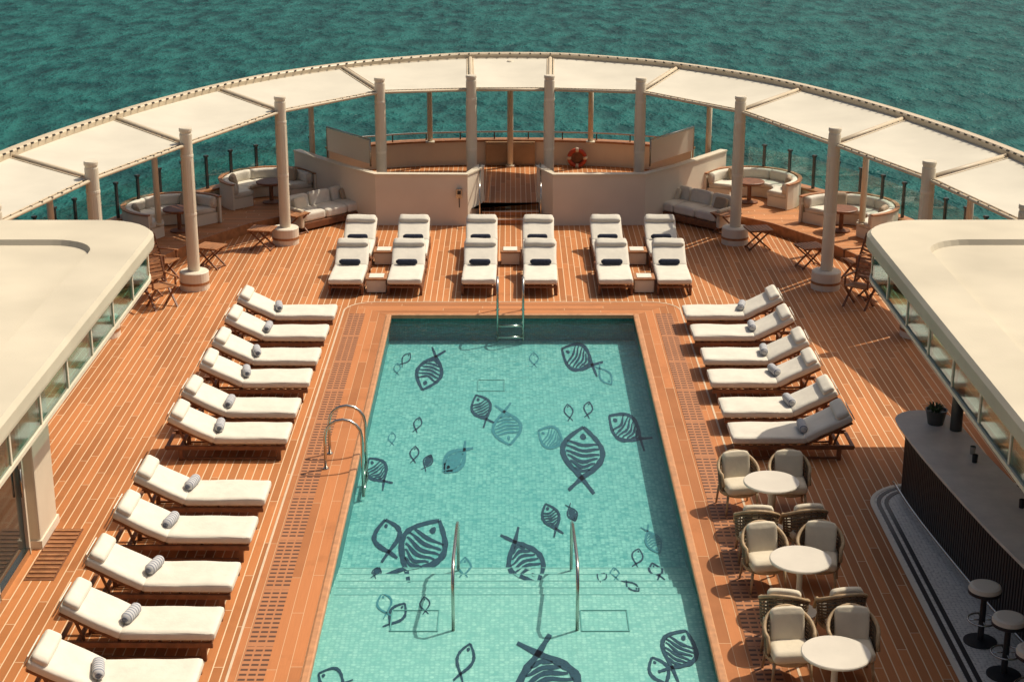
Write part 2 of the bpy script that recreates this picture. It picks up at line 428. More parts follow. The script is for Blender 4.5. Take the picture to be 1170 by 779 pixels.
# fish ---------------------------------------------------------------
fb = B('pool_fish_mosaic')
rnd = random.Random(3)
def fish(X, Y, Ln, W, ang, stripes=True, mat=FISHD, bold=1.0, fill=False):
    st = 2001 / (21675 / (Y + 3.406)); ca, sa = math.cos(R(ang)), math.sin(R(ang))
    lift = rnd.uniform(.004, .010); W *= .84; bold *= 1.12; Ln *= 1.06
    if Y < 20: Y = (Y + 3.4) * .976 - 3.32
    def T(x, y):
        xx = (x * ca - y * sa); yy = (x * sa + y * ca)
        px, py = X + xx, Y + yy * st
        px = max(PXL + .02, min(PXR - .02, px))
        return (px, py, zf(py) + lift)
    def stroke(pts, th, ends=.25):
        A, C = [], []
        for i, p in enumerate(pts):
            a = pts[max(0, i - 1)]; c = pts[min(len(pts) - 1, i + 1)]
            d = Vector((c[0] - a[0], c[1] - a[1])); d.normalize()
            t = i / (len(pts) - 1); w = th * (ends + (1 - ends) * math.sin(math.pi * min(1, t * .9 + .08))) * rnd.uniform(.8, 1.2) / 2
            A.append(T(p[0] - d.y * w, p[1] + d.x * w)); C.append(T(p[0] + d.y * w, p[1] - d.x * w))
        fb.quadstrip(A, C, mat)
    amp = W / 2
    def prof(t):
        if t < .8: return amp * math.sin(math.pi * t / .8)
        return -amp * 3.0 * (t - .8)
    for sg in (1, -1):
        pts = [(Ln * (.5 - i / 24), sg * prof(i / 24)) for i in range(25)]
        stroke(pts, Ln * .074 * bold, .5)
    if fill:
        stroke([(Ln * (.45 - .65 * t / 12), 0) for t in range(13)], W * .75)
    if stripes:
        k = 6
        for i in range(k):
            x = .22 - .40 * i / (k - 1); t = .5 - x; y = prof(t) * .9
            bend = rnd.uniform(.01, .045) * Ln
            stroke([(Ln * x + bend * math.cos(q * 3 / 8 * 2.1), y * (1 - 2 * q / 8) * rnd.uniform(.92, 1)) for q in range(9)], Ln * .046 * bold, .35)
    ex = Ln * .34
    stroke([(ex - Ln * .05, 0), (ex - Ln * .02, 0), (ex + Ln * .02, 0), (ex + Ln * .05, 0)], Ln * .09)
F = fish
F(-1.49, 29.43, .75, .56, -105); F(1.34, 30.0, .74, .62, 150); F(.45, 29.94, .27, .2, 90, False, FISHL)
F(-2.0, 29.95, .27, .18, 60, False); F(-2.12, 29.4, .22, .14, 100, False, FISHL)
F(-.49, 27.25, .55, .40, 115); F(-.07, 26.57, .67, .57, -80, True, FISHL); F(2.0, 26.29, .71, .56, 140)
F(.72, 25.88, .53, .44, 150, True, FISHL); F(1.17, 25.04, 1.0, .78, 82); F(-.87, 25.04, .55, .36, -130, False, FISHL, 1.4, True)
F(-2.1, 24.45, .56, .36, 130); F(-1.57, 25.19, .26, .17, 90, False); F(-1.34, 24.85, .26, .18, 70, False, FISHD, 1, True)
F(-1.98, 25.88, .22, .14, 100, False, FISHL); F(-1.59, 26.53, .25, .16, 80, False); F(1.02, 27.12, .28, .18, 95, False); F(1.36, 27.25, .28, .18, 75, False)
F(1.74, 29.1, .4, .26, -60, False, FISHL); F(.62, 22.65, .47, .3, 110); F(.92, 22.9, .26, .18, -70, False, FISHD, 1, True)
F(.18, 21.3, .86, .58, -65); F(-1.30, 21.55, .98, .78, 62); F(-1.78, 21.95, .57, .44, 105, False, FISHD, 1.3)
F(1.79, 21.34, .27, .18, 70, False); F(2.05, 21.95, .4, .26, -70, True, FISHL); F(2.02, 20.81, .32, .22, 100, False, FISHD, 1.2)
F(1.24, 20.54, .22, .15, 60, False); F(1.44, 20.68, .22, .15, 90, False, FISHL); F(1.62, 20.15, .26, .17, -50, False)
F(-.64, 20.95, .35, .22, 90, False, FISHL); F(-1.63, 19.9, .32, .22, 110, False, FISHL); F(-1.47, 19.6, .36, .24, 60, False, FISHD, 1.2); F(-1.11, 19.9, .22, .15, 100, False); F(-1.85, 20.73, .2, .15, 80, False, FISHD, 1, True)
F(-.56, 18.38, .45, .24, 75, False); F(.42, 18.0, .95, .85, -75, True, FISHD, 1.25); F(2.05, 18.6, .62, .50, 60); F(1.80, 18.1, .4, .28, 110, False, FISHD, 1.3); F(-2.1, 17.95, .4, .3, 160, False)
F(.9, 15.8, .9, .6, 70); F(-1.4, 15.6, .8, .6, 110)
fb.done(parent=pool)

# pool rails ----------------------------------------------------------
def ladder(name, pA, pB, dirv, h=.75, r=.02):
    b = B(name); d = Vector(dirv)
    for p in (Vector(pA), Vector(pB)):
        pts = [p + Vector((0, 0, 0))]
        for k in range(9):
            a = R(180 - 22.5 * k)
            pts.append(p + d * (.28 + .28 * math.cos(a)) + Vector((0, 0, h - .28 + .28 * math.sin(a))))
        pts.append(p + d * .56 + Vector((0, 0, -.45)))
        b.tube(pts, r, STEEL, 10); b.cyl(p, p + Vector((0, 0, .02)), .045, STEEL)
    for z in (-.15, -.38):
        b.cyl(Vector(pA) + d * .56 + Vector((0, 0, z)), Vector(pB) + d * .56 + Vector((0, 0, z)), .025, STEEL)
    return b.done()
ladder('pool_ladder', (-2.8, 23.35, 0), (-2.8, 23.95, 0), (1, 0, 0), .8, .024)
ladder('pool_ladder', (-.25, 31.45, 0), (.25, 31.45, 0), (0, -1, 0), .75, .024)
for x in (-.72, .84):
    b = B('pool_step_handrail'); z = -.27
    b.tube([(x, 18.75, z), (x, 18.75, .35), (x, 18.85, .52), (x, 19.05, .58), (x, 20.5, .38), (x, 20.75, .3), (x, 20.85, .15), (x, 20.85, -.45)], .022, STEEL, 10)
    b.done()

# ------------------------------------------------------------------ bow enclosure
b = B('bow_bulwark')
side_prof = [(-.09, -.02), (-.09, .52), (.09, .52), (.09, -.02)]
cen_prof = [(-.09, -.02), (-.09, .98), (.09, .98), (.09, -.02)]
iL = [p for p in BWF if p[0] < -4.4]; iC = [p for p in BWF if abs(p[0]) <= 4.8]; iR = [p for p in BWF if p[0] > 4.4]
b.sweep(iL, side_prof, WHITE2); b.sweep(iR, side_prof, WHITE2); b.sweep(iC, cen_prof, WHITE2)
cap = lambda z: [(-.15, z), (-.15, z + .05), (.15, z + .05), (.15, z)]
b.sweep(iL, cap(.522), WOODL); b.sweep(iR, cap(.522), WOODL); b.sweep(iC, cap(.982), WOODL)
b.done()
b = B('bulwark_glass_railing')
def along(path, step):
    out = []; total = 0.0; nxt = step
    for p, q in zip(path, path[1:]):
        d = math.dist(p, q)
        while nxt <= total + d:
            f = (nxt - total) / d
            out.append((p[0] + (q[0] - p[0]) * f, p[1] + (q[1] - p[1]) * f, math.atan2(q[1] - p[1], q[0] - p[0]))); nxt += step
        total += d
    return out
for path in (iR, [(-x, y) for x, y in iR[:]]):
    path = [p for p in path if p[1] > 8]
    for x, y, a in along(path, .82):
        b.box((x, y, .95), (.07, .045, .80), DSTEEL, Matrix.Rotation(a, 4, 'Z'))
        b.box((x, y, 1.37), (.10, .08, .05), DSTEEL, Matrix.Rotation(a, 4, 'Z'))
    b.sweep(path, [(-.008, .66), (-.008, 1.28), (.008, 1.28), (.008, .66)], GLASS)
pc = iC
b.tube([(x, y, 1.22) for x, y in pc], .022, STEEL)
for x, y, a in along(pc, .9): b.cyl((x, y, 1.03), (x, y, 1.22), .018, DSTEEL)
b.done()

plat = [(-4.75, 40.35), (-3.2, 38.45), (-.95, 38.35), (-.95, 39.0), (.95, 39.0), (.95, 38.35), (3.2, 38.45), (4.75, 40.35)] + [(x, y - .1) for x, y in reversed(BWF) if abs(x) < 4.9 and y > 40.4]
b = B('bow_platform'); b.prism(plat, .01, .36, TEAK); b.done()
b = B('bow_stairs')
for i in range(2):
    b.box((0, 38.42 + .3 * i, .06 + .06 * i), (1.36, .3, .12 * (i + 1)), TEAK, bev=.01)
    b.box((0, 38.275 + .3 * i, .128 + .12 * i), (1.36, .03, .008), CUSH)
b.done()
for sg in (-1, 1):
    b = B('bow_windbreak_wall')
    path = [(sg * .70, 39.2), (sg * .78, 38.9), (sg * 1.02, 38.25), (sg * 3.15, 38.3), (sg * 4.0, 39.2), (sg * 4.75, 40.2), (sg * 5.35, 41.0)]
    b.sweep(path, [(-.07, 0), (-.07, 1.2), (.07, 1.2), (.07, 0)], WHITE2)
    b.sweep(path, [(-.10, 1.203), (-.10, 1.24), (.10, 1.24), (.10, 1.203)], WHITE)
    b.done()
    b = B('bow_windbreak_panel')
    b.sweep([(sg * 3.35, 39.2), (sg * 4.55, 40.8)], [(-.01, 1.26), (-.01, 1.82), (.01, 1.82), (.01, 1.26)], SCREEN)
    b.tube([(sg * 3.35, 39.2, 1.2), (sg * 3.35, 39.2, 1.85), (sg * 4.55, 40.8, 1.85), (sg * 4.55, 40.8, 1.0)], .022, STEEL)
    b.done()
    b = B('stair_handrail')
    b.tube([(sg * .72, 38.15, 0), (sg * .72, 38.15, .85), (sg * .72, 38.3, .95), (sg * .72, 39.1, 1.3), (sg * .72, 39.1, .4)], .018, STEEL); b.done()
b = B('wall_intercom'); b.box((-1.2, 38.13, .8), (.14, .08, .22), STEEL, bev=.01); b.box((-1.2, 38.08, .82), (.08, .03, .08), BLACK); b.cyl((-1.2, 38.14, .7), (-1.2, 38.14, .45), .012, BLACK); b.done()
b = B('bow_door_panel'); b.box((0, 43.17, .68), (1.3, .06, .62), TAN, bev=.01)
for x in (-.32, .32): b.box((x, 43.135, .68), (.58, .02, .5), TAN, bev=.006)
b.done()
b = B('life_buoy')
bx, by, bz, br = 1.75, 42.9, .62, .21
pts = [(bx + br * math.cos(2 * math.pi * k / 24), by, bz + br * math.sin(2 * math.pi * k / 24)) for k in range(24)]
b.tube(pts, .055, ORANGE, 10, True)
for k in (0, 6, 12, 18):
    q = [(bx + br * math.cos(2 * math.pi * (k + j) / 24), by, bz + br * math.sin(2 * math.pi * (k + j) / 24)) for j in (-.7, 0, .7)]
    b.tube(q, .060, WHITE, 10)
b.box((bx, by + .06, bz), (.36, .03, .36), WOOD); b.done()

# ------------------------------------------------------------------ canopy
RH = catmull([(0, 43.45), (1.3, 43.32), (2.6, 42.75), (4.03, 41.86), (5.94, 39.86), (7.52, 37.1), (8.73, 34.04), (9.62, 30.85), (10.2, 27), (10.6, 22.5)], 10)
RF = sym(RH)
INC = [(.93, 39.45), (3.08, 39.1), (5.1, 36.6), (6.52, 33.0), (7.66, 29.85), (8.45, 26.5), (9.0, 22.8)]
def near(pt): return min(range(len(RH)), key=lambda i: math.dist(RH[i], pt))
OUT = [near(p) for p in [(1.0, 43.4), (4.2, 41.7), (6.8, 38.4), (8.4, 34.9), (9.48, 31.3), (10.15, 27.3), (10.6, 22.5)]]
cn = B('sun_canopy')
cn.sweep(RF, [(-.08, 3.13), (-.11, 3.16), (-.11, 3.26), (-.08, 3.29), (.08, 3.29), (.11, 3.26), (.11, 3.16), (.08, 3.13)], RINGM)
for x, y, a in along(RF, .27):
    cn.cyl((x + .09 * math.sin(a), y - .09 * math.cos(a), 3.27), (x + .15 * math.sin(a), y - .15 * math.cos(a), 3.29), .02, RUBBER, n=6)
def panel(inner_a, inner_b, outer_pts, sg):
    nu = len(outer_pts) - 1; nv = 6; t = bmesh.new(); G = []
    A = Vector((*inner_a, 3.02)); Bq = Vector((*inner_b, 3.02))
    for i, o in enumerate(outer_pts):
        u = i / nu; p0 = A.lerp(Bq, u); p1 = Vector((o[0], o[1], 3.16))
        c = ((A + Bq) / 2 + Vector((*outer_pts[nu // 2], 3.16))) / 2
        row = []
        for j in range(nv + 1):
            v = j / nv; p = p0.lerp(p1, v)
            p = c + (p - c) * .93
            p.z = p0.z + (p1.z - p0.z) * v - .09 * math.sin(math.pi * u) * math.sin(math.pi * v)
            row.append(t.verts.new((p.x * sg, p.y, p.z)))
        G.append(row)
    for i in range(nu):
        for j in range(nv): t.faces.new((G[i][j], G[i + 1][j], G[i + 1][j + 1], G[i][j + 1]))
    edge = [G[0][j].co.copy() for j in range(nv + 1)] + [G[i][nv].co.copy() for i in range(1, nu + 1)] + [G[nu][j].co.copy() for j in range(nv - 1, -1, -1)] + [G[i][0].co.copy() for i in range(nu - 1, 0, -1)]
    cn._add(t, FABRIC, None, True)
    cn.tube(edge, .02, RINGM, 6, True)
    K = len(edge); cc = sum(edge, Vector()) / K
    for i in range(K):
        a, b3 = edge[i], edge[(i + 1) % K]; d = (b3 - a).length; m = max(1, int(d / .2))
        for k in range(m):
            p = a.lerp(b3, (k + .5) / m); o = (p - cc); o.z = 0; o.normalize()
            cn.cyl(p, p + o * .12 + Vector((0, 0, .015)), .013, RUBBER, n=5)
oc = [p for p in RF if abs(p[0]) <= RH[OUT[0]][0] + 1e-6]
panel((-INC[0][0], INC[0][1]), INC[0], oc, 1)
for sg in (-1, 1):
    for k in range(len(INC) - 1):
        panel(INC[k], INC[k + 1], RH[OUT[k]:OUT[k + 1] + 1], sg)
    for k, p in enumerate(INC):
        o = RH[OUT[k]]
        cn.tube([(sg * p[0], p[1], 3.02), (sg * o[0], o[1], 3.17)], .055, RINGM, 10)
    cn.tube([(sg * p[0], p[1], 3.0) for p in INC], .035, RINGM, 8)
cn.tube([(-INC[0][0], INC[0][1], 3.0), (INC[0][0], INC[0][1], 3.0)], .035, RINGM, 8)
cn.done()
def column(x, y, base):
    b = B('canopy_column')
    prof = [(.125, 0), (.125, 3.22), (.115, 3.24), (.115, 3.27), (.13, 3.28), (.13, 3.33), (.12, 3.35)]
    b.lathe((0, 0, 0), prof, WHITE, 24)
    for z in (1.55, 2.75): b.lathe((0, 0, z), [(.128, 0), (.131, .01), (.131, .05), (.128, .06)], WHITE2, 24)
    for k in range(8):
        a = 2 * math.pi * k / 8; b.box((.125 * math.cos(a), .125 * math.sin(a), 2.15), (.012, .012, 1.1), WHITE2, Matrix.Rotation(a, 4, 'Z'))
    if base:
        b.lathe((0, 0, 0), [(.30, 0), (.30, .36), (.28, .38), (.15, .385)], WHITE2, 28)
        b.lathe((0, 0, 0), [(.31, .12), (.31, .17)], WOODL, 28)
    b.done((x, y, 0))
for sg in (-1, 1):
    for k, p in enumerate(INC): column(sg * p[0], p[1], k in (2, 3, 4, 5))
    for p, z in (((2.1, 43.0), 1.0), ((4.95, 41.0), .5), ((7.9, 36.3), .5), ((9.2, 32.4), .5)):
        b = B('canopy_outer_post'); b.cyl((0, 0, z), (0, 0, 3.15), .07, WHITE); b.cyl((0, 0, z), (0, 0, z + .05), .12, WHITE); b.done((sg * p[0], p[1], 0))
b = B('canopy_outer_post'); b.cyl((0, 0, .36), (0, 0, 3.15), .08, WHITE); b.cyl((0, 0, .36), (0, 0, .42), .12, WHITE); b.done((0, 43.0, 0))

# ------------------------------------------------------------------ side lounges
def arcpts(c, r, a0, a1, n=20): return [(c[0] + r * math.cos(R(a0 + (a1 - a0) * k / n)), c[1] + r * math.sin(R(a0 + (a1 - a0) * k / n))) for k in range(n + 1)]
def rprof(o0, o1, z0, z1, r=.04):
    out = []
    for (x, z, sx, sz, a0) in ((o0, z0, 1, 1, 180), (o1, z0, -1, 1, 270), (o1, z1, -1, -1, 0), (o0, z1, 1, -1, 90)):
        for k in range(4):
            a = R(a0 + 30 * k); out.append((x + sx * r + r * math.cos(a), z + sz * r + r * math.sin(a)))
    return out
for sg in (-1, 1):
    inner = [(4.95, 39.2), (5.2, 38.4), (6.1, 37.5), (7.0, 36.0), (7.6, 34.5), (8.3, 32), (8.9, 29)]
    outer = [(x - .12, y - .12) for x, y in BW if 29 < y < 41.2 and x > 5.5]
    b = B('raised_teak_platform'); b.prism([(sg * x, y) for x, y in inner + outer[::-1]], .005, .2, TEAKX)
    b.sweep([(sg * x, y) for x, y in inner], [(-.02, .0), (-.02, .235), (.03, .235), (.03, .0)], WOODL); b.done()
    for c, face in (((5.9, 39.75), 235), ((7.65, 36.95), 215), ((8.55, 33.7), 200)):
        b = B('curved_banquette_sofa')
        if sg < 0: c2 = (-c[0], c[1]); f = 180 - face
        else: c2 = c; f = face
        z = .205
        a0, a1 = f + 75, f + 285
        b.sweep(arcpts(c2, .82, a0, a1), rprof(-.3, .28, z, z + .25, .02), WHITE2)
        b.sweep(arcpts(c2, 1.16, a0 - 2, a1 + 2), rprof(-.025, .025, z, z + .60, .012), WHITE2)
        b.sweep(arcpts(c2, 1.16, a0 - 2, a1 + 2), rprof(-.05, .05, z + .603, z + .635, .008), WOODL)
        n = 4; st = (a1 - a0) / n
        for k in range(n):
            b.sweep(arcpts(c2, .80, a0 + st * k + .8, a0 + st * (k + 1) - .8, 8), rprof(-.28, .3, z + .25, z + .38, .05), CUSH, True)
            b.sweep(arcpts(c2, 1.03, a0 + st * k + .8, a0 + st * (k + 1) - .8, 8), rprof(-.08, .08, z + .36, z + .62, .06), CUSH, True)
        for a in (a0 + 40, a0 + 160):
            b.cushion((c2[0] + .86 * math.cos(R(a)), c2[1] + .86 * math.sin(R(a)), z + .52), (.13, .38, .3), FABRICIN, RZ(a) @ RY(15), .05, .02, 5)
        b.done()
        b = B('round_teak_table')
        b.lathe((0, 0, 0), [(.22, 0), (.22, .03), (.05, .06), (.05, .46), (.34, .48), (.36, .5), (.36, .53), (.34, .54)], WOOD)
        b.done((c2[0] + .12 * math.cos(R(f)), c2[1] + .12 * math.sin(R(f)), z))
    b = B('outdoor_sofa')
    for k in range(3):
        b.cushion(((k - 1) * .66, 0, .32), (.64, .72, .2), CUSH, None, .05, .025)
        b.cushion(((k - 1) * .66, .32, .54), (.62, .18, .34), CUSH, RX(-12), .06, .02)
    for k in (-1, 1): b.cushion((k * .72, .14, .53), (.36, .12, .3), FABRICIN if k > 0 else CUSH2, RX(-22), .05, .02, 5)
    b.box((0, .02, .13), (2.05, .8, .16), WOOD, bev=.02)
    for x in (-1.06, 1.06): b.box((x, .02, .32), (.1, .8, .44), CUSH2, bev=.03)
    for x in (-.9, .9):
        for y in (-.3, .33): b.cyl((x, y, 0), (x, y, .08), .03, WOOD)
    o = b.done(); o.rotation_euler = (0, 0, R(-46 if sg > 0 else 46)); o.location = (sg * 4.35, 38.55, 0)

def side_table():
    b = B('folding_teak_table')
    for k in range(7): b.box((-.24 + .08 * k, 0, .47), (.07, .5, .025), WOODL, bev=.004)
    for y in (-.2, .2):
        b.box((0, y, .445), (.52, .03, .025), WOOD)
        b.box((0, y * .9, .225), (.66, .03, .03), WOOD, RY(42)); b.box((0, y * .75, .225), (.66, .03, .03), WOOD, RY(-42))
    for x in (-.22, .22): b.cyl((x, -.2, .03), (x, .2, .03), .015, WOOD)
    return b.mesh()
TM = side_table()
def folding_chair():
    b = B('folding_teak_chair')
    for k in range(7): b.box((-.2 + .07 * k, 0, .42 + .005 * k), (.055, .46, .02), WOODL)
    for y in (-.24, .24):
        b.box((0, y, .21), (.62, .035, .035), WOOD, RY(46)); b.box((0, y * .9, .21), (.62, .035, .035), WOOD, RY(-46))
        b.box((-.28, y, .66), (.035, .035, .58), WOOD, RY(-16)); b.box((-.05, y * 1.08, .62), (.5, .05, .025), WOODL)
        b.box((.16, y * 1.05, .52), (.03, .03, .2), WOOD)
    for k in range(6): b.box((-.24 - .024 * k, 0, .54 + .07 * k), (.02, .46, .05), WOODL, RY(-16))
    return b.mesh()
CM = folding_chair()
for sg in (-1, 1):
    for x, y, r in ((6.45, 34.6, 20), (5.55, 36.1, 10), (5.0, 37.5, 35), (7.35, 32.3, 15)):
        inst(TM, 'folding_teak_table', (sg * x, y, 0), R(r) * sg)
    for x, y, r in ((7.25, 33.55, 200), (6.95, 31.7, 230)):
        inst(CM, 'folding_teak_chair', (sg * x, y, 0), R(r) if sg > 0 else R(180 - r))

# ------------------------------------------------------------------ sun loungers
def lounger():
    b = B('sun_lounger')
    for y in (-.33, .33):
        b.box((.02, y, .215), (1.96, .045, .07), WOOD, bev=.008)
        for x in (-.72, .88): b.box((x, y, .10), (.07, .05, .2), WOOD, bev=.006)
        b.box((.06, y, .035), (1.6, .035, .035), WOOD)
    for x in (-.95, -.72, -.2, .3, .95): b.box((x, 0, .205), (.05, .64, .04), WOOD)
    for k in range(9): b.box((-.12 + .13 * k, 0, .262), (.07, .64, .018), WOODL)
    b.cushion((.42, 0, .335), (1.22, .70, .12), CUSH, None, .04, .010, 12)
    th = 27; ca, sa = math.cos(R(th)), math.sin(R(th)); Lb = .80; px, pz = -.20, .28
    rot = RY(th)
    for y in (-.3, .3): b.box((px - ca * Lb / 2, y, pz + sa * Lb / 2 - .015), (Lb, .04, .04), WOOD, rot)
    for k in range(6):
        d = .1 + .13 * k; b.box((px - ca * d, 0, pz + sa * d), (.07, .6, .018), WOODL, rot)
    for y in (-.24, .24): b.box((-.70, y, .38), (.03, .03, .34), WOOD, RY(-20))
    off = .07
    b.cushion((px - ca * Lb / 2 + sa * off, 0, pz + sa * Lb / 2 + ca * off), (Lb + .04, .70, .12), CUSH, rot, .04, .010, 12)
    hx, hz = px - ca * (Lb - .10), pz + sa * (Lb - .10)
    b.cushion((hx + sa * .16, 0, hz + ca * .16), (.22, .66, .11), CUSH, rot, .053, .01, 8)
    b.box((px - ca * (Lb + .02), 0, pz + sa * (Lb + .02) + .06), (.015, .5, .12), CUSH, rot)
    bmesh.ops.transform(b.bm, matrix=Matrix.Translation((.06, 0, 0)) @ Matrix.Diagonal((.94, 1, .95, 1)), verts=b.bm.verts)
    return b.mesh()
LMS = []
for k in range(3):
    me = lounger(); rw = random.Random(40 + k)
    ph = [rw.uniform(0, 6) for _ in range(4)]
    for v in me.vertices:
        if v.co.z > .36: v.co.z += .005 * math.sin(9 * v.co.x + ph[0] + 3 * v.co.y) + .004 * math.sin(13 * v.co.y + 4 * v.co.x + ph[1]); v.co.y += .006 * math.sin(5 * v.co.x + ph[2])
    LMS.append(me)
def towel_roll(w, r, mat, name):
    b = B(name)
    b.cushion((0, 0, 0), (2 * r, w, 2 * r), mat, None, r * .98, 0, 9)
    b.tube([(r * .6 * math.cos(a / 3) * (1 - a / 40), -w / 2 - .001, r * .6 * math.sin(a / 3) * (1 - a / 40)) for a in range(28)], .006, mat, 4)
    return b.mesh()
TW = towel_roll(.38, .07, TOWEL, 'rolled_towel'); TN = towel_roll(.44, .06, NAVY, 'rolled_towel')
YL = [30.3, 29.05, 27.7, 26.55, 25.16, 24.04, 21.73, 20.5, 19.09, 17.85, 16.55]
rl = random.Random(11)
for i, y in enumerate(YL):
    j = rl.uniform(-1.2, 1.2)
    inst(rl.choice(LMS), 'sun_lounger', (-4.37 - .015 * i + rl.uniform(-.02, .02), y, 0), R(j))
    inst(TW, 'rolled_towel', (-4.43 - .015 * i + rl.uniform(-.04, .04), y + rl.uniform(-.07, .07), .455), R(j + rl.uniform(-14, 14)))
for i, y in enumerate(YL[:6]):
    j = rl.uniform(-1.2, 1.2)
    inst(rl.choice(LMS), 'sun_lounger', (4.35 + .02 * i + rl.uniform(-.02, .02), y, 0), R(180 + j))
    inst(TW, 'rolled_towel', (4.41 + .02 * i, y + rl.uniform(-.07, .07), .455), R(180 + j + rl.uniform(-14, 14)))
for x in (-3.33, -2.14, -.63, .62, 2.14, 3.34):
    for yf in (32.4, 34.45):
        j = rl.uniform(-1, 1)
        inst(rl.choice(LMS), 'sun_lounger', (x, yf + .98, 0), R(-90 + j))
        inst(TN, 'rolled_towel', (x + rl.uniform(-.03, .03), yf + 1.02, .445), R(-90 + j))
b = B('small_side_table')
b.box((0, 0, .15), (.40, .40, .26), WHITE2, bev=.015); b.box((0, 0, .30), (.44, .44, .035), WOODL, bev=.008); b.box((0, 0, .325), (.30, .3, .015), CUSH)
for x in (-.16, .16):
    for y in (-.16, .16): b.box((x, y, .01), (.04, .04, .03), WOOD)
ST = b.mesh()
for x, y in ((-2.74, 32.8), (2.74, 32.8), (0, 34.9), (-2.74, 34.9), (2.74, 34.9)): inst(ST, 'small_side_table', (x, y, 0))

# ------------------------------------------------------------------ dining sets
def armchair():
    b = B('rattan_armchair')
    def rim(t):
        a = R(-20 + 220 * t); rx, ry = .275, .26
        return rx * math.cos(a), ry * math.sin(a)
    def ht(t): return .58 + .20 * math.sin(math.pi * t) ** 1.5
    pts = []
    for k in range(25):
        t = k / 24; x, y = rim(t); pts.append((x * 1.05, y * 1.05, ht(t)))
    b.tube([(pts[0][0], pts[0][1] - .08, .42)] + pts + [(pts[-1][0], pts[-1][1] - .08, .42)], .024, ROPEL, 8)
    for m in range(9):
        f = m / 9
        q = []
        for k in range(25):
            t = k / 24; x, y = rim(t); s = .93 + .12 * f; q.append((x * s, y * s, .30 + (ht(t) - .30) * f))
        b.tube(q, .0155, ROPE, 5)
    for k in range(13):
        t = k / 12; x, y = rim(t); b.cyl((x * .93, y * .93, .28), (x * 1.05, y * 1.05, ht(t)), .011, ROPE, n=6)
    b.lathe((0, 0, .27), [(.26, 0), (.27, .02), (.27, .05), (.26, .06)], ROPEL, 24)
    for x in (-.21, .21):
        for y in (-.21, .21): b.cyl((x, y, .3), (x * 1.12, y * 1.12, 0), .02, ROPEL, .015, 8)
    b.cushion((0, -.04, .39), (.47, .50, .13), CUSH2, None, .05, .02)
    b.cushion((0, .12, .61), (.40, .10, .36), CUSH2, RX(-14), .03, .045)
    return b.mesh()
AM = armchair()
b = B('round_dining_table')
b.lathe((0, 0, 0), [(.24, 0), (.24, .02), (.04, .05), (.035, .68), (.12, .70), (.37, .705), (.385, .712), (.385, .73), (.375, .74)], TABW, 40)
TB = b.mesh()
ra = random.Random(5)
for y in (21.15, 18.72, 16.37):
    inst(TB, 'round_dining_table', (3.60, y, 0))
    for dx, dy, r in ((-.36, .74, 0), (.36, .76, 0), (-.33, -.84, 180), (.36, -.80, 180)):
        inst(AM, 'rattan_armchair', (3.60 + dx + ra.uniform(-.03, .03), y + dy, 0), R(r + ra.uniform(-6, 6) + (8 if dx * (1 if r == 0 else -1) < 0 else -8)))

